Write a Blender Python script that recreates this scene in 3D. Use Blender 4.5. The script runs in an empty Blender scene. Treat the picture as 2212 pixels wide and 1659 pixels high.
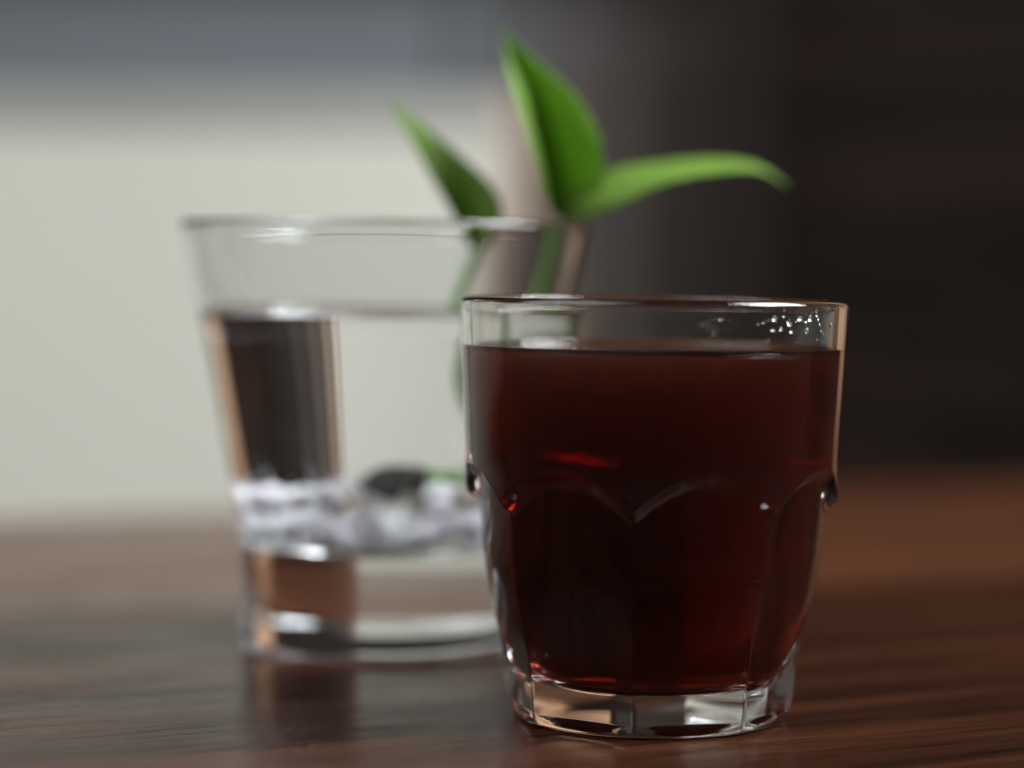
import bpy, bmesh, math, random
from mathutils import Vector, Matrix, noise

random.seed(7)
scene = bpy.context.scene
COL = scene.collection
R = math.radians

# ------------------------------------------------------------------ camera
F_PX, CX, CY = 5137.0, 1106.0, 829.5           # photograph measured on a 2212 x 1659 grid
PITCH, ROLL = 2.67, 0.7
CAM = Vector((-0.0289, -0.49, 0.0911))
cam_m = (Matrix.Translation(CAM) @ Matrix.Rotation(R(90 - PITCH), 4, 'X') @ Matrix.Rotation(R(ROLL), 4, 'Z'))
cd = bpy.data.cameras.new('camera')
cam = bpy.data.objects.new('camera', cd)
COL.objects.link(cam)
cam.matrix_world = cam_m
cd.sensor_width = 36.0
cd.lens = 36.0 * F_PX / 2212.0
cd.clip_start, cd.clip_end = 0.01, 50
cd.dof.use_dof = True
cd.dof.focus_distance = 0.470
cd.dof.aperture_fstop = 4.1
cd.dof.aperture_blades = 0
scene.camera = cam

# ------------------------------------------------------------------ world (dim room air), window light and an added fill
w = bpy.data.worlds.new('World')
scene.world = w
w.use_nodes = True
bg = w.node_tree.nodes['Background']
bg.inputs[0].default_value = (1.0, 0.95, 0.90, 1)
bg.inputs[1].default_value = 0.08

def area(name, loc, target, sx, sy, power, col):
    ld = bpy.data.lights.new(name, 'AREA')
    ld.shape = 'RECTANGLE'; ld.size = sx; ld.size_y = sy
    ld.energy = power; ld.color = col
    o = bpy.data.objects.new(name, ld)
    COL.objects.link(o)
    o.location = loc
    o.rotation_euler = (Vector(target) - Vector(loc)).to_track_quat('-Z', 'Y').to_euler()
    return o
area('window_and_fill', (1.05, 0.05, 1.15), (-0.15, 0.45, 0.08), 0.9, 0.8, 38, (0.93, 0.97, 1.0)).data.spread = R(120)
area('window_and_fill', (-1.20, -0.45, 1.75), (0.0, 0.15, 0.05), 1.9, 1.7, 40, (0.97, 0.99, 1.0))  # fill lamp added high at left to brighten leaves and pebbles

vs = scene.view_settings
vs.view_transform = 'Standard'; vs.look = 'None'; vs.exposure = 0.0; vs.gamma = 1.0; vs.use_curve_mapping = False
cy = scene.cycles
cy.max_bounces = 32; cy.transmission_bounces = 28; cy.glossy_bounces = 12; cy.diffuse_bounces = 4
cy.transparent_max_bounces = 16; cy.volume_bounces = 1
cy.caustics_reflective = True; cy.caustics_refractive = True
cy.blur_glossy = 0.3; cy.sample_clamp_indirect = 40.0; cy.sample_clamp_direct = 0
cy.use_denoising = True
try:
    cy.denoiser = 'OPENIMAGEDENOISE'
except Exception:
    pass

# ------------------------------------------------------------------ helpers
def px(x, y, D):
    """point seen at photo pixel (x, y) that stands D metres in front of the camera"""
    d = cam_m.to_3x3() @ Vector(((x - CX) / F_PX, -(y - CY) / F_PX, -1.0))
    return CAM + d * (D / d.y)

def empty(name, loc=(0, 0, 0), rz=0.0):
    o = bpy.data.objects.new(name, None)
    o.location = loc; o.rotation_euler = (0, 0, rz); o.empty_display_size = 0.02
    COL.objects.link(o)
    return o

def link(name, me, mat=None, parent=None):
    o = bpy.data.objects.new(name, me)
    COL.objects.link(o)
    if mat: me.materials.append(mat)
    if parent: o.parent = parent
    return o

def tag(o, label=None, cat=None, group=None, kind=None):
    if label: o['label'] = label
    if cat: o['category'] = cat
    if group: o['group'] = group
    if kind: o['kind'] = kind
    return o

def smooth(me):
    me.polygons.foreach_set('use_smooth', [True] * len(me.polygons)); me.update()

def lerp_profile(pts, z):
    """smooth interpolation of r over z through (z, r) points"""
    pts = sorted(pts)
    if z <= pts[0][0]: return pts[0][1]
    if z >= pts[-1][0]: return pts[-1][1]
    for i in range(len(pts) - 1):
        if pts[i][0] <= z <= pts[i + 1][0]:
            z0, r0 = pts[i]; z1, r1 = pts[i + 1]
            m0 = (r1 - pts[i - 1][1]) / (z1 - pts[i - 1][0]) if i > 0 else (r1 - r0) / (z1 - z0)
            m1 = (pts[i + 2][1] - r0) / (pts[i + 2][0] - z0) if i + 2 < len(pts) else (r1 - r0) / (z1 - z0)
            h = z1 - z0; t = (z - z0) / h
            return ((2*t**3 - 3*t**2 + 1) * r0 + (t**3 - 2*t**2 + t) * h * m0 + (-2*t**3 + 3*t**2) * r1 + (t**3 - t**2) * h * m1)

def revolve(name, rows, n, rfun=None):
    """rows: list of (r, z); a first or last r of 0 closes with a pole. rfun(r, z, a, row) may vary r round the axis"""
    verts, faces = [], []
    ring = []
    for k, (r, z) in enumerate(rows):
        if r < 1e-7:
            ring.append([len(verts)]); verts.append((0, 0, z)); continue
        idx = []
        for j in range(n):
            a = 2 * math.pi * j / n
            rr, zz = (rfun(r, z, a, k) if rfun else (r, z))
            idx.append(len(verts)); verts.append((rr * math.cos(a), rr * math.sin(a), zz))
        ring.append(idx)
    for k in range(len(ring) - 1):
        A, B = ring[k], ring[k + 1]
        for j in range(n):
            j2 = (j + 1) % n
            if len(A) == 1: faces.append((A[0], B[j2], B[j]))
            elif len(B) == 1: faces.append((A[j], A[j2], B[0]))
            else: faces.append((A[j], A[j2], B[j2], B[j]))
    me = bpy.data.meshes.new(name)
    me.from_pydata(verts, [], faces); me.update()
    smooth(me)
    return me

# ------------------------------------------------------------------ materials
def new_mat(name):
    m = bpy.data.materials.new(name); m.use_nodes = True
    nt = m.node_tree; nt.nodes.clear()
    out = nt.nodes.new('ShaderNodeOutputMaterial')
    return m, nt, out

def N(nt, t, **kw):
    n = nt.nodes.new(t)
    for k, v in kw.items():
        if k in n.inputs: n.inputs[k].default_value = v
        else: setattr(n, k, v)
    return n

def ramp(nt, stops):
    r = nt.nodes.new('ShaderNodeValToRGB')
    e = r.color_ramp.elements
    while len(e) < len(stops): e.new(0.5)
    for i, (p, c) in enumerate(stops):
        e[i].position = p; e[i].color = (*c, 1)
    return r

def glass_mat(name, color, bump=0.0, bscale=60):
    m, nt, out = new_mat(name)
    g = N(nt, 'ShaderNodeBsdfGlass', Color=(*color, 1), Roughness=0.0, IOR=1.5)
    if bump:
        tc = N(nt, 'ShaderNodeTexCoord')
        nz = N(nt, 'ShaderNodeTexNoise', Scale=bscale, Detail=2.0, Roughness=0.4)
        bp = N(nt, 'ShaderNodeBump', Strength=bump, Distance=0.001)
        nt.links.new(tc.outputs['Object'], nz.inputs['Vector'])
        nt.links.new(nz.outputs['Fac'], bp.inputs['Height'])
        nt.links.new(bp.outputs['Normal'], g.inputs['Normal'])
    nt.links.new(g.outputs[0], out.inputs['Surface'])
    return m

def liquid_mat(name, density, color, cloud=0.0, cloud_color=(1, 1, 1)):
    """liquid whose outer faces meet glass (relative index) and whose top meets air: index stored per face"""
    m, nt, out = new_mat(name)
    at = N(nt, 'ShaderNodeAttribute', attribute_name='index_ratio')
    g = N(nt, 'ShaderNodeBsdfGlass', Color=(1, 1, 1, 1), Roughness=0.0)
    nt.links.new(at.outputs['Fac'], g.inputs['IOR'])
    nt.links.new(g.outputs[0], out.inputs['Surface'])
    if density:
        v = N(nt, 'ShaderNodeVolumeAbsorption', Color=(*color, 1), Density=density)
        if cloud:
            sc = N(nt, 'ShaderNodeVolumeScatter', Color=(*cloud_color, 1), Density=cloud, Anisotropy=0.3)
            ad = N(nt, 'ShaderNodeAddShader')
            nt.links.new(v.outputs[0], ad.inputs[0]); nt.links.new(sc.outputs[0], ad.inputs[1]); v = ad
        nt.links.new(v.outputs[0], out.inputs['Volume'])
    return m

def principled(name, color, rough=0.5, **kw):
    m, nt, out = new_mat(name)
    p = N(nt, 'ShaderNodeBsdfPrincipled')
    p.inputs['Base Color'].default_value = (*color, 1); p.inputs['Roughness'].default_value = rough
    for k, v in kw.items(): p.inputs[k.replace('_', ' ')].default_value = v
    nt.links.new(p.outputs[0], out.inputs['Surface'])
    return m, nt, p

def paint_mat(name, c1, c2, scale=2.0, rough=0.6):
    m, nt, p = principled(name, c1, rough)
    p.inputs['Specular IOR Level'].default_value = 0.05
    tc = N(nt, 'ShaderNodeTexCoord')
    nz = N(nt, 'ShaderNodeTexNoise', Scale=scale, Detail=4.0)
    r = ramp(nt, [(0.35, c1), (0.65, c2)])
    nt.links.new(tc.outputs['Object'], nz.inputs['Vector'])
    nt.links.new(nz.outputs['Fac'], r.inputs['Fac'])
    nt.links.new(r.outputs['Color'], p.inputs['Base Color'])
    return m

def wood_mat(name, dark, mid, light, rough=(0.14, 0.28), spec=0.09):
    m, nt, p = principled(name, mid, 0.4)
    p.inputs['Specular IOR Level'].default_value = spec
    L = nt.links.new
    tc = N(nt, 'ShaderNodeTexCoord')
    oi = N(nt, 'ShaderNodeObjectInfo')
    off = N(nt, 'ShaderNodeVectorMath', operation='MULTIPLY_ADD')
    sc = N(nt, 'ShaderNodeCombineXYZ')
    L(oi.outputs['Random'], sc.inputs[1]); L(oi.outputs['Random'], sc.inputs[0])
    off.inputs[1].default_value = (7, 13, 0)
    L(sc.outputs[0], off.inputs[0]); L(tc.outputs['Object'], off.inputs[2])
    def mapped(s):
        mp = N(nt, 'ShaderNodeMapping'); mp.inputs['Scale'].default_value = s
        L(off.outputs[0], mp.inputs['Vector']); return mp
    a = mapped((3.0, 42.0, 42.0))                      # broad figure
    n1 = N(nt, 'ShaderNodeTexNoise', Scale=1.0, Detail=6.0, Roughness=0.6, Distortion=1.2)
    L(a.outputs[0], n1.inputs['Vector'])
    b = mapped((13.0, 300.0, 300.0))                   # pores
    n2 = N(nt, 'ShaderNodeTexNoise', Scale=1.0, Detail=5.0, Roughness=0.65)
    L(b.outputs[0], n2.inputs['Vector'])
    c = mapped((16.0, 34.0, 34.0))                     # wear patches
    n3 = N(nt, 'ShaderNodeTexNoise', Scale=1.0, Detail=5.0, Roughness=0.6)
    L(c.outputs[0], n3.inputs['Vector'])
    r1 = ramp(nt, [(0.30, dark), (0.5, mid), (0.72, light)])
    L(n1.outputs['Fac'], r1.inputs['Fac'])
    r2 = ramp(nt, [(0.37, (0.12, 0.11, 0.11)), (0.46, (1, 1, 1))])
    L(n2.outputs['Fac'], r2.inputs['Fac'])
    mx = N(nt, 'ShaderNodeMix', data_type='RGBA', blend_type='MULTIPLY')
    mx.inputs[0].default_value = 0.85
    L(r1.outputs['Color'], mx.inputs[6]); L(r2.outputs['Color'], mx.inputs[7])
    L(mx.outputs[2], p.inputs['Base Color'])
    mr = N(nt, 'ShaderNodeMapRange'); mr.inputs['From Min'].default_value = 0.3; mr.inputs['From Max'].default_value = 0.7
    mr.inputs['To Min'].default_value = rough[0]; mr.inputs['To Max'].default_value = rough[1]
    L(n3.outputs['Fac'], mr.inputs['Value']); L(mr.outputs[0], p.inputs['Roughness'])
    ad = N(nt, 'ShaderNodeMath', operation='MULTIPLY_ADD'); ad.inputs[1].default_value = 0.5
    L(n3.outputs['Fac'], ad.inputs[0]); L(r2.outputs['Color'], ad.inputs[2])
    bp = N(nt, 'ShaderNodeBump', Strength=0.18, Distance=0.0006)
    L(ad.outputs[0], bp.inputs['Height']); L(bp.outputs['Normal'], p.inputs['Normal'])
    return m

M_TEA_GLASS = glass_mat('pressed_glass', (0.985, 0.985, 0.98), 0.05, 55)
M_WATER_GLASS = glass_mat('tumbler_glass', (0.98, 0.99, 0.992), 0.03, 45)
M_TEA = liquid_mat('black_tea', 430, (0.85, 0.60, 0.50), 6.5, (1.0, 0.78, 0.66))
M_WATER = liquid_mat('clear_water', 0, (1, 1, 1))
M_TABLE = wood_mat('dark_table_wood', (0.007, 0.0030, 0.0018), (0.025, 0.0088, 0.0043), (0.056, 0.0195, 0.0088))
M_PALE = wood_mat('pale_table_wood', (0.022, 0.0082, 0.0043), (0.054, 0.0190, 0.0090), (0.085, 0.031, 0.0148))  # far board, a paler brown than the others
M_DARK = wood_mat('dark_cupboard_wood', (0.0025, 0.0016, 0.0013), (0.0075, 0.0046, 0.0036), (0.016, 0.0080, 0.0056), (0.7, 0.9), 0.05)
M_TAN = wood_mat('tan_wood', (0.28, 0.15, 0.08), (0.42, 0.24, 0.14), (0.50, 0.31, 0.19), (0.45, 0.6))
M_CREAM = paint_mat('cream_paint', (0.48, 0.467, 0.402), (0.45, 0.437, 0.38))
M_BLUE = paint_mat('blue_grey_paint', (0.110, 0.122, 0.133), (0.125, 0.136, 0.146))
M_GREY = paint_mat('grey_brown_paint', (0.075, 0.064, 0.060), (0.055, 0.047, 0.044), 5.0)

M_BROWN = paint_mat('brown_paint', (0.045, 0.035, 0.031), (0.034, 0.027, 0.024), 5.0)
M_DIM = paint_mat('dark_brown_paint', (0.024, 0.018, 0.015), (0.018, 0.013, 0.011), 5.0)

# ------------------------------------------------------------------ table
def box_mesh(name, x0, x1, y0, y1, z0, z1, bevel=0.0, seg=2):
    bm = bmesh.new()
    bmesh.ops.create_cube(bm, size=1)
    bmesh.ops.scale(bm, vec=(x1 - x0, y1 - y0, z1 - z0), verts=bm.verts)
    bmesh.ops.translate(bm, vec=((x0 + x1) / 2, (y0 + y1) / 2, (z0 + z1) / 2), verts=bm.verts)
    if bevel: bmesh.ops.bevel(bm, geom=list(bm.edges), offset=bevel, segments=seg, profile=0.5, affect='EDGES')
    me = bpy.data.meshes.new(name); bm.to_mesh(me); bm.free()
    return me

TABLE_ROT = R(27)
table = tag(empty('wooden_table', (0, 0, 0), TABLE_ROT), 'dark brown wooden table top of wide boards under both glasses', 'table')
edges = [-0.76, -0.37, -0.104, 0.161, 0.426]
for a, b in zip(edges[:-1], edges[1:]):
    c = (a + b) / 2
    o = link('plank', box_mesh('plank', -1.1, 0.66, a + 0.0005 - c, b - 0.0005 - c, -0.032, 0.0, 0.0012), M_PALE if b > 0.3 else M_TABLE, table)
    o.location = (0, c, 0)

# ------------------------------------------------------------------ background
WALL_Y = 0.71
def wx(x, D=WALL_Y - CAM.y): return px(x, 600, D).x
def wz(y, D=WALL_Y - CAM.y): return px(1106, y, D).z
def flat(name, c, v=0.9, sc=4.0): return paint_mat(name, c, tuple(q * v for q in c), sc, 0.75)
TOP, BOT = 1.9, -0.75
BLEND0, BLEND1 = wz(295), wz(190)
wall = tag(link('wall', box_mesh('wall', -3.2, wx(1070), WALL_Y, WALL_Y + 0.08, BOT, BLEND0), M_CREAM), kind='structure')
link('wall_blend_strip', box_mesh('wall_blend_strip', -3.2, wx(1070), WALL_Y + 0.0005, WALL_Y + 0.08, BLEND0 + 0.001, BLEND1), flat('blend_tone', (0.26, 0.258, 0.238)), wall)  # mid-tone strip added to soften the change from cream to blue-grey
HEAD = 0.268                                          # unseen dark panel added above the view, to darken the table's reflection
link('upper_wall', box_mesh('upper_wall', -3.2, wx(950), WALL_Y + 0.002, WALL_Y + 0.08, BLEND1 + 0.001, HEAD), M_BLUE, wall)
link('unseen_dark_panel', box_mesh('unseen_dark_panel', -3.2, wx(1670), WALL_Y - 0.03, WALL_Y + 0.09, HEAD + 0.001, TOP, 0.004), M_DARK, wall)
def boards(strips, z0, z1, parent, name):  # tan edge, then stepped strips: the fade into shade put into colour
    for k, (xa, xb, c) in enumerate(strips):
        m = flat('fade_tone', c)
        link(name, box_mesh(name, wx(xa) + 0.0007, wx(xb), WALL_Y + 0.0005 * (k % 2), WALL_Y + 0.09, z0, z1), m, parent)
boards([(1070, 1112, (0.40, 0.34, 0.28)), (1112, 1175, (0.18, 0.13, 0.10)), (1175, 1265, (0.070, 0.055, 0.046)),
        (1265, 1400, (0.036, 0.030, 0.027)), (1400, 1530, (0.017, 0.013, 0.0115)), (1530, 1670, (0.0115, 0.0083, 0.0072))], BOT, BLEND1, wall, 'fade_strip')
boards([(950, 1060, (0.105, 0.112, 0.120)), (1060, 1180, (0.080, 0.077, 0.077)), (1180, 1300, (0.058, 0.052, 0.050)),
        (1300, 1420, (0.034, 0.029, 0.027)), (1420, 1540, (0.018, 0.014, 0.0127)), (1540, 1670, (0.0115, 0.0083, 0.0073))], BLEND1 + 0.001, HEAD, wall, 'upper_fade_strip')
dark = tag(link('dark_wall', box_mesh('dark_wall', wx(1670) + 0.001, 0.345, WALL_Y + 0.02, WALL_Y + 0.1, BOT, TOP), M_DARK), kind='structure')
link('door_jamb', box_mesh('door_jamb', 0.346, 0.55, WALL_Y - 0.02, WALL_Y + 0.1, BOT, TOP, 0.004), M_TAN, dark)
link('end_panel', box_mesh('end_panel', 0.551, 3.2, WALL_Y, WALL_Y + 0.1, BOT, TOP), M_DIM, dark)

# ------------------------------------------------------------------ tea glass (eight arched flutes cut into a heavy tumbler)
tea_glass = tag(empty('tea_glass', (0, 0, 0)), 'clear heavy fluted glass tumbler holding dark red tea', 'glass')
TEA_Z = 0.0757
NT = 480
FLUTE0 = R(-90 - 8.4 + 22.5)                             # middle of one flute, azimuth measured from +x
OUT = [(0.0, 0.0402), (0.05, 0.0384), (0.056, 0.03845), (0.07, 0.0392), (0.0863, 0.0400)]
def ridge(z):                                          # radius at the ridges between flutes
    return lerp_profile([(0.0, 0.0288), (0.003, 0.0297), (0.005, 0.0300), (0.012, 0.0306), (0.018, 0.0318), (0.024, 0.0333), (0.031, 0.0346),
                         (0.040, 0.0355), (0.0455, 0.0359), (0.060, 0.0368)], z)
def tea_outer(r, z, a):
    rr = r
    if z < 0.0600:
        d = ((a - FLUTE0 + math.pi / 8) % (math.pi / 4)) - math.pi / 8
        rd = ridge(z)
        f = 0.95 if z < 0.014 else 0.95 - 0.55 * min(1.0, (z - 0.014) / 0.018)
        f *= min(1.0, 0.15 + 0.85 * (z / 0.0030))      # the foot turns round under the flutes
        p = rd * (math.cos(math.pi / 8) / math.cos(d) * f + (1 - f))
        t = abs(d) / (math.pi / 8)
        zs = (z + 0.0072 * t * t - 0.0492) / 0.0068     # arched heads: high over the middle of a flute, low at its ridges
        if zs > 0:
            p += 0.0055 * (zs * zs * (3 - 2 * zs) if zs < 1 else 1 + (zs - 1) * 0.5)
        k = 0.00025
        h = max(0.0, min(1.0, 0.5 + 0.5 * (p - rr) / k))
        rr = p * (1 - h) + rr * h - k * h * (1 - h)
    return rr
def corner_soft(r, z, a):
    # round the ridges a little by averaging across them
    return sum(tea_outer(r, z, a + t) for t in (-0.012, -0.006, 0.0, 0.006, 0.012)) / 5

rows = []
rows.append((0.0, 0.0016)); rows += [(x, 0.0016) for x in (0.006, 0.012, 0.018)]
rows += [(0.0215, 0.0013), (0.0235, 0.0004), (0.0250, 0.0)]
outer_rows = []
z = 0.0
for zz in (0.0, 0.0003, 0.0007, 0.0012, 0.0018, 0.0022, 0.0026, 0.0028, 0.0030, 0.0032, 0.0036): outer_rows.append(zz)
zz = 0.0045
while zz < 0.0845:
    outer_rows.append(zz); zz += 0.0003 if 0.040 < zz < 0.062 else 0.0010
n_base = len(rows)
foot = {0.0: 0.0018, 0.0003: 0.0011, 0.0007: 0.0006, 0.0012: 0.0003, 0.0018: 0.0001}
foot_in = []
for q in outer_rows:
    rows.append((lerp_profile(OUT, q), q)); foot_in.append(foot.get(q, 0.0))
n_out = len(rows)
R_TOP, Z_TOP, LIP = 0.0400, 0.0863, 0.00135
for t in range(0, 13):                                 # rounded lip
    a = math.pi * t / 12
    rows.append((R_TOP - LIP + LIP * math.cos(a), Z_TOP - LIP + LIP * math.sin(a)))
TEA_IN = [(0.0103, 0.0), (0.0860, 0.0373)]
IN_PTS = [(0.0100, 0.0232), (0.0140, 0.0256), (0.019, 0.0279), (0.025, 0.0302), (0.032, 0.0321), (0.040, 0.0332), (0.048, 0.0341), (0.055, 0.0351),
          (0.065, 0.0362), (0.075, 0.0368), (0.0863, 0.0374)]
def tea_in(z): return lerp_profile(IN_PTS, z)
zz = 0.0846
while zz > TEA_Z + 0.0007 + 0.0004:
    rows.append((tea_in(zz), zz)); zz -= 0.0008
MEN = 0.0009                                           # meniscus climb
rows.append((tea_in(TEA_Z + MEN), TEA_Z + MEN))
def tea_rfun(r, z, a, k):
    if n_base <= k < n_out:
        return corner_soft(r, z, a) - foot_in[k - n_base], z
    if k == n_base - 1:
        return r, z
    return r, z
me = revolve('tea_glass_body', rows, NT, tea_rfun)
link('glass_body', me, M_TEA_GLASS, tea_glass)

def add_index(me, side, top, ztest):
    at = me.attributes.new('index_ratio', 'FLOAT', 'FACE')
    at.data.foreach_set('value', [top if ztest(p) else side for p in me.polygons])

def liquid_rows(level, men, bottom_rows, rin, zb, step=0.001):
    rows = list(bottom_rows)
    z = zb
    while z < level + men - 0.0006:
        rows.append((rin(z), z)); z += step
    rt = rin(level + men)
    rows.append((rt, level + men))
    ns = len(rows)
    for x in (0.0002, 0.0005, 0.0009, 0.0014, 0.0020, 0.0028, 0.0038, 0.005):
        rows.append((rt - x, level + men * math.exp(-x / 0.0011)))
    for f in (0.8, 0.55, 0.3, 0.1): rows.append((rt * f, level))
    rows.append((0.0, level))
    return rows, ns
bot = [(0.0, 0.0066), (0.006, 0.0067), (0.012, 0.0070), (0.017, 0.0075), (0.0200, 0.0082), (0.0220, 0.0091)]
rows, ns = liquid_rows(TEA_Z, MEN, bot, tea_in, 0.0100)
me = revolve('tea', rows, NT)
nf = (ns - 1) * NT
add_index(me, 1.335 / 1.5, 1.335, lambda p: p.index >= nf)
tea = tag(link('tea', me, M_TEA), 'dark red-brown tea filling the fluted glass tumbler', 'tea')

# condensation beads on the inner wall above the tea
bm = bmesh.new()
rng = random.Random(3)
for i in range(46):
    if i < 28: az = R(-90) + math.asin(rng.uniform(0.50, 0.93))
    else: az = R(-90) + math.asin(rng.uniform(0.15, 0.95))
    z0 = rng.uniform(0.0788, 0.0848) if rng.random() < 0.75 else rng.uniform(0.0815, 0.0848)
    s = rng.choice([0.00016, 0.0002, 0.00026, 0.0003, 0.0004, 0.00055])
    rr = tea_in(z0) - s * 0.25
    mt = (Matrix.Translation((rr * math.cos(az), rr * math.sin(az), z0)) @ Matrix.Rotation(az, 4, 'Z')
          @ Matrix.Diagonal((s * 0.55, s * rng.uniform(0.8, 1.2), s * rng.uniform(0.8, 1.5), 1)))
    bmesh.ops.create_icosphere(bm, subdivisions=2, radius=1.0, matrix=mt)
me = bpy.data.meshes.new('condensation'); bm.to_mesh(me); bm.free(); smooth(me)
add_index(me, 1.33, 1.33, lambda p: True)
cond = link('condensation', me, M_WATER, tea_glass)
cond['kind'] = 'stuff'

# ------------------------------------------------------------------ flared water glass
WG = Vector((-0.0604, 0.097, 0.0))
water_glass = tag(empty('water_glass', WG), 'clear flared glass with thick base holding water, pebbles and a green sprig', 'glass')
W_OUT = [(0.0, 0.0352), (0.006, 0.0347), (0.0105, 0.0345), (0.02, 0.0347), (0.0292, 0.0356), (0.0392, 0.0373), (0.0477, 0.0390), (0.0589, 0.0411),
         (0.07, 0.0433), (0.083, 0.0461), (0.095, 0.0487), (0.103, 0.0503)]
W_IN = [(0.027, 0.0312), (0.031, 0.0325), (0.036, 0.0338), (0.0477, 0.0364), (0.0589, 0.0387), (0.07, 0.0410), (0.083, 0.0439), (0.095, 0.0465), (0.103, 0.0481)]
WATER_Z = 0.0805
def w_in(z): return lerp_profile(W_IN, z)
rows = [(0.0, 0.0030), (0.008, 0.0029), (0.016, 0.0026), (0.023, 0.0019), (0.028, 0.0009), (0.0305, 0.0002), (0.0318, 0.0)]
for q, d in ((0.0003, 0.0022), (0.0008, 0.0012), (0.0015, 0.0005), (0.0025, 0.0001)): rows.append((lerp_profile(W_OUT, q) - d, q))
zz = 0.004
while zz < 0.1012: rows.append((lerp_profile(W_OUT, zz), zz)); zz += 0.0016
for t in range(0, 13):
    a = math.pi * t / 12
    rows.append((0.0503 - 0.0011 + 0.0011 * math.cos(a), 0.103 - 0.0011 + 0.0011 * math.sin(a)))
zz = 0.1010
while zz > WATER_Z + 0.0016: rows.append((w_in(zz), zz)); zz -= 0.0014
rows.append((w_in(WATER_Z + 0.0012), WATER_Z + 0.0012))
link('glass_body', revolve('water_glass_body', rows, 256), M_WATER_GLASS, water_glass)
bot = [(0.0, 0.0232), (0.01, 0.0232), (0.018, 0.0233), (0.024, 0.0236), (0.0275, 0.0243), (0.0295, 0.0253)]
rows, ns = liquid_rows(WATER_Z, 0.0012, bot, w_in, 0.027, 0.0015)
me = revolve('water', rows, 256)
nf = (ns - 1) * 256
add_index(me, 1.333 / 1.5, 1.333, lambda p: p.index >= nf)
water = tag(link('water', me, M_WATER), 'clear water standing in the flared glass', 'water')
water.location = WG

# ------------------------------------------------------------------ white pebbles under the water
def stone_mat(name, c1, c2):
    m, nt, p = principled(name, c1, 0.8)
    tc = N(nt, 'ShaderNodeTexCoord')
    nz = N(nt, 'ShaderNodeTexNoise', Scale=260.0, Detail=6.0, Roughness=0.65)
    r = ramp(nt, [(0.35, c2), (0.55, c1)])
    bp = N(nt, 'ShaderNodeBump', Strength=0.5, Distance=0.0008)
    L = nt.links.new
    L(tc.outputs['Object'], nz.inputs['Vector']); L(nz.outputs['Fac'], r.inputs['Fac']); L(r.outputs['Color'], p.inputs['Base Color'])
    L(nz.outputs['Fac'], bp.inputs['Height']); L(bp.outputs['Normal'], p.inputs['Normal'])
    return m
STONES = [stone_mat('white_stone', (0.88, 0.89, 0.91), (0.76, 0.77, 0.80)), stone_mat('pale_grey_stone', (0.74, 0.72, 0.73), (0.52, 0.49, 0.48)),
          stone_mat('lilac_stone', (0.80, 0.76, 0.84), (0.62, 0.58, 0.63)), stone_mat('buff_stone', (0.46, 0.40, 0.34), (0.30, 0.25, 0.20))]
rng = random.Random(11)
stone_meshes = []
for v in range(9):
    bm = bmesh.new()
    for _ in range(17):
        q = Vector((rng.gauss(0, 1), rng.gauss(0, 1), rng.gauss(0, 1))).normalized() * rng.uniform(0.88, 1.08)
        bm.verts.new((q.x, q.y * 0.92, q.z * 0.85))
    bmesh.ops.convex_hull(bm, input=list(bm.verts))
    for q in [q for q in bm.verts if not q.link_faces]: bm.verts.remove(q)
    bmesh.ops.bevel(bm, geom=list(bm.edges), offset=0.09, segments=2, profile=0.6, affect='EDGES')
    ms = bpy.data.meshes.new('pebble'); bm.to_mesh(ms); bm.free()
    stone_meshes.append(ms)
placed = []
def try_place(n, zlo, zhi, r0, r1, rim):
    for _ in range(n):
        for _t in range(40):
            r = rng.uniform(r0, r1)
            z = rng.uniform(zlo, zhi)
            rho = (w_in(max(z, 0.0275)) - r * 1.04 - 0.0004)
            rho = rho * (1 if rng.random() < rim else math.sqrt(rng.random()))
            a = rng.uniform(0, 2 * math.pi)
            c = Vector((rho * math.cos(a), rho * math.sin(a), z))
            if all((c - q).length > 0.84 * (r + s) for q, s in placed):
                placed.append((c, r)); break
try_place(120, 0.0292, 0.0300, 0.0045, 0.0068, 0.6)
try_place(120, 0.0355, 0.0385, 0.0034, 0.0064, 0.6)
placed = [q for q in placed if not (q[0].z > 0.034 and abs(q[0].x - 0.003) < 0.0075 and q[0].y < 0.004)]
for c, r in placed:
    ms = rng.choice(stone_meshes)
    a = math.atan2(c.y, c.x)
    front = math.sin(a) < 0
    mi = rng.choices([0, 1, 2, 3], [9, 1, 2, 0] if c.x < -0.010 else ([2, 4, 2, 4] if c.x < 0.006 else [4, 2, 5, 1]))[0]
    me2 = ms.copy()
    o = link('pebble', me2, STONES[mi])
    o.location = WG + c
    o.scale = (r, r, r)
    o.rotation_euler = (rng.uniform(-0.5, 0.5), rng.uniform(-0.5, 0.5), rng.uniform(0, 6.28))
    tag(o, ('white', 'pale grey', 'lilac-tinted', 'buff brown')[mi] + ' angular pebble lying under water at the bottom of the flared glass', 'pebble', 'pebbles in the water glass')

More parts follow.
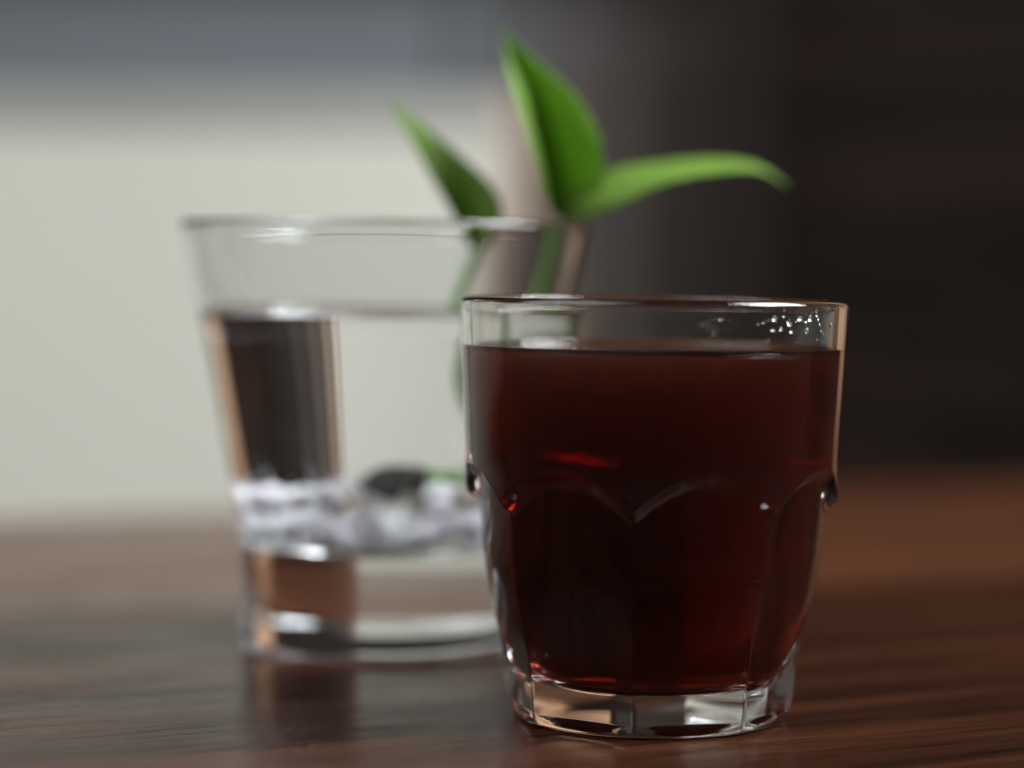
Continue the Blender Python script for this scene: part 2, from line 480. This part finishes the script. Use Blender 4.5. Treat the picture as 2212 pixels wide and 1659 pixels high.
# ------------------------------------------------------------------ green cutting standing in the water
def leaf_mat(name, c1, c2):
    m, nt, out = new_mat(name)
    L = nt.links.new
    uv = N(nt, 'ShaderNodeUVMap')
    sx = N(nt, 'ShaderNodeSeparateXYZ'); L(uv.outputs[0], sx.inputs[0])
    ab = N(nt, 'ShaderNodeMath', operation='SUBTRACT'); ab.inputs[1].default_value = 0.5; L(sx.outputs[0], ab.inputs[0])
    aa = N(nt, 'ShaderNodeMath', operation='ABSOLUTE'); L(ab.outputs[0], aa.inputs[0])
    ph = N(nt, 'ShaderNodeMath', operation='MULTIPLY_ADD'); ph.inputs[1].default_value = -0.55
    L(aa.outputs[0], ph.inputs[0]); L(sx.outputs[1], ph.inputs[2])
    sn = N(nt, 'ShaderNodeMath', operation='MULTIPLY'); sn.inputs[1].default_value = 75.0; L(ph.outputs[0], sn.inputs[0])
    si = N(nt, 'ShaderNodeMath', operation='SINE'); L(sn.outputs[0], si.inputs[0])
    nz = N(nt, 'ShaderNodeTexNoise', Scale=5.0, Detail=5.0, Roughness=0.65); L(uv.outputs[0], nz.inputs['Vector'])
    mx = N(nt, 'ShaderNodeMix', data_type='RGBA'); L(nz.outputs['Fac'], mx.inputs[0])
    mx.inputs[6].default_value = (*c1, 1); mx.inputs[7].default_value = (*c2, 1)
    mid = N(nt, 'ShaderNodeMapRange'); mid.inputs['From Min'].default_value = 0.0; mid.inputs['From Max'].default_value = 0.05
    mid.inputs['To Min'].default_value = 0.6; mid.inputs['To Max'].default_value = 0.0
    L(aa.outputs[0], mid.inputs['Value'])
    mm = N(nt, 'ShaderNodeMix', data_type='RGBA'); L(mid.outputs[0], mm.inputs[0]); L(mx.outputs[2], mm.inputs[6])
    mm.inputs[7].default_value = (0.22, 0.36, 0.08, 1)
    p = N(nt, 'ShaderNodeBsdfPrincipled'); p.inputs['Roughness'].default_value = 0.45; p.inputs['Specular IOR Level'].default_value = 0.25
    L(mm.outputs[2], p.inputs['Base Color'])
    bp = N(nt, 'ShaderNodeBump', Strength=0.5, Distance=0.0006); L(si.outputs[0], bp.inputs['Height']); L(bp.outputs[0], p.inputs['Normal'])
    tr = N(nt, 'ShaderNodeBsdfTranslucent'); 
    hs = N(nt, 'ShaderNodeHueSaturation', Saturation=1.0, Value=1.6); L(mm.outputs[2], hs.inputs['Color']); L(hs.outputs[0], tr.inputs['Color'])
    ms = N(nt, 'ShaderNodeMixShader'); ms.inputs[0].default_value = 0.4
    L(p.outputs[0], ms.inputs[1]); L(tr.outputs[0], ms.inputs[2]); L(ms.outputs[0], out.inputs['Surface'])
    return m
M_LEAF = leaf_mat('leaf_green', (0.09, 0.20, 0.025), (0.23, 0.36, 0.06))
M_STEM = principled('stem_green', (0.12, 0.27, 0.05), 0.4, Subsurface_Weight=0.0)[0]
M_CUT = principled('rotten_stem_end', (0.012, 0.010, 0.007), 0.7)[0]

def catmull(pts, n):
    pts = [Vector(p) for p in pts]
    P = [pts[0] * 2 - pts[1]] + pts + [pts[-1] * 2 - pts[-2]]
    out = []
    seg = len(pts) - 1
    for i in range(n + 1):
        u = i / n * seg
        k = min(int(u), seg - 1); t = u - k
        a, b, c, d = P[k], P[k + 1], P[k + 2], P[k + 3]
        out.append(0.5 * ((2 * b) + (c - a) * t + (2 * a - 5 * b + 4 * c - d) * t * t + (3 * b - a - 3 * c + d) * t ** 3))
    return out

sprig = tag(empty('green_sprig', WG + Vector((0.003, -0.004, 0.040))),
            'fresh green sprig with three pointed leaves standing in the flared glass of water', 'sprig')
def local(p): return Vector(p) - sprig.location

def leaf(left, mid, right, nl=40, nw=8, thick=0.00035):
    A, B, C = catmull([local(p) for p in left], nl), catmull([local(p) for p in mid], nl), catmull([local(p) for p in right], nl)
    verts, faces, uvs = [], [], []
    for i in range(nl + 1):
        v = i / nl
        for j in range(2 * nw + 1):
            if j <= nw:
                t = j / nw; p = A[i].lerp(B[i], t); q = t
            else:
                t = (j - nw) / nw; p = B[i].lerp(C[i], t); q = 1 - t
            bulge = math.sin(math.pi * q) * 0.0007 * math.sin(math.pi * min(1, v * 1.02))
            verts.append(p + Vector((0, -bulge, 0)))
            uvs.append((j / (2 * nw), v))
    W = 2 * nw + 1
    for i in range(nl):
        for j in range(2 * nw):
            faces.append((i * W + j, i * W + j + 1, (i + 1) * W + j + 1, (i + 1) * W + j))
    me = bpy.data.meshes.new('leaf'); me.from_pydata([tuple(v) for v in verts], [], faces); me.update()
    uvl = me.uv_layers.new(name='UVMap')
    for lp in me.loops: uvl.data[lp.index].uv = uvs[lp.vertex_index]
    smooth(me)
    o = link('leaf', me, M_LEAF, sprig)
    s = o.modifiers.new('Solidify', 'SOLIDIFY'); s.thickness = thick; s.offset = 0
    return o

def tube(name, pts, radii, mat, parent, n=14, seg=40, cap=True):
    C = catmull(pts, seg)
    rad = [radii[0] + (radii[1] - radii[0]) * i / seg for i in range(seg + 1)]
    verts, faces = [], []
    up = Vector((0.1, 1, 0.05)).normalized()
    for i, c in enumerate(C):
        t = (C[min(i + 1, seg)] - C[max(i - 1, 0)]).normalized()
        s = t.cross(up).normalized(); b = s.cross(t)
        up = b if False else up
        for j in range(n):
            a = 2 * math.pi * j / n
            verts.append(tuple(c + (s * math.cos(a) + b * math.sin(a)) * rad[i]))
    for i in range(seg):
        for j in range(n):
            k = (j + 1) % n
            faces.append((i * n + j, i * n + k, (i + 1) * n + k, (i + 1) * n + j))
    if cap:
        faces.append(tuple(range(n - 1, -1, -1))); faces.append(tuple(seg * n + j for j in range(n)))
    me = bpy.data.meshes.new(name); me.from_pydata(verts, [], faces); me.update(); smooth(me)
    return link(name, me, mat, parent)

# leaf rising to the upper left
B1 = (1030, 548, .587)
leaf([px(*B1), px(1003, 512, .586), px(972, 452, .585), px(938, 392, .586), px(903, 330, .589), px(872, 275, .593), px(842, 220, .597)],
     [px(*B1), px(1030, 508, .589), px(1020, 450, .591), px(992, 390, .592), px(945, 325, .593), px(895, 268, .595), px(842, 220, .597)],
     [px(*B1), px(1062, 520, .588), px(1083, 462, .588), px(1066, 408, .590), px(1010, 350, .593), px(935, 290, .595), px(842, 220, .597)])
# tall middle leaf
B2 = (1212, 478, .589)
leaf([px(*B2), px(1182, 440, .579), px(1163, 370, .574), px(1138, 290, .574), px(1112, 205, .577), px(1094, 135, .586), px(1088, 68, .590)],
     [px(*B2), px(1212, 440, .594), px(1208, 375, .599), px(1192, 295, .599), px(1162, 212, .596), px(1122, 140, .594), px(1088, 68, .590)],
     [px(*B2), px(1272, 455, .587), px(1304, 385, .579), px(1290, 290, .575), px(1240, 205, .579), px(1162, 135, .587), px(1088, 68, .590)])
# leaf arching to the right, seen almost edge-on
B3 = (1208, 478, .585)
leaf([px(*B3), px(1225, 425, .592), px(1310, 372, .598), px(1420, 352, .600), px(1540, 343, .598), px(1632, 355, .592), px(1703, 402, .584)],
     [px(*B3), px(1250, 440, .581), px(1330, 398, .580), px(1430, 372, .580), px(1545, 358, .581), px(1636, 364, .582), px(1703, 402, .584)],
     [px(*B3), px(1262, 474, .578), px(1350, 440, .571), px(1440, 396, .568), px(1550, 374, .570), px(1640, 371, .576), px(1703, 402, .584)])
S = lambda x, y, z: (WG + Vector((x, y, z))) - sprig.location
tip = local(px(1212, 484, .588))
tube('stem', [S(.0085, -.004, .0424), S(.017, -.003, .0430), S(.026, -.001, .046), S(.0315, .0005, .058), S(.036, .001, .078), S(.040, .001, .092), tip], (.0021, .0017), M_STEM, sprig)
tube('stem_end', [S(-.0010, -.006, .0390), S(.0010, -.0052, .0418), S(.0055, -.0041, .0424), S(.0088, -.004, .0425)], (.0046, .0030), M_CUT, sprig, seg=10)
tube('leaf_stalk', [S(.0262, -.001, .0465), S(.019, -.002, .055), S(.0148, -.003, .066), S(.0163, -.002, .079), S(.0195, -.001, .089), local(px(1030, 546, .587))], (.0013, .0011), M_STEM, sprig)
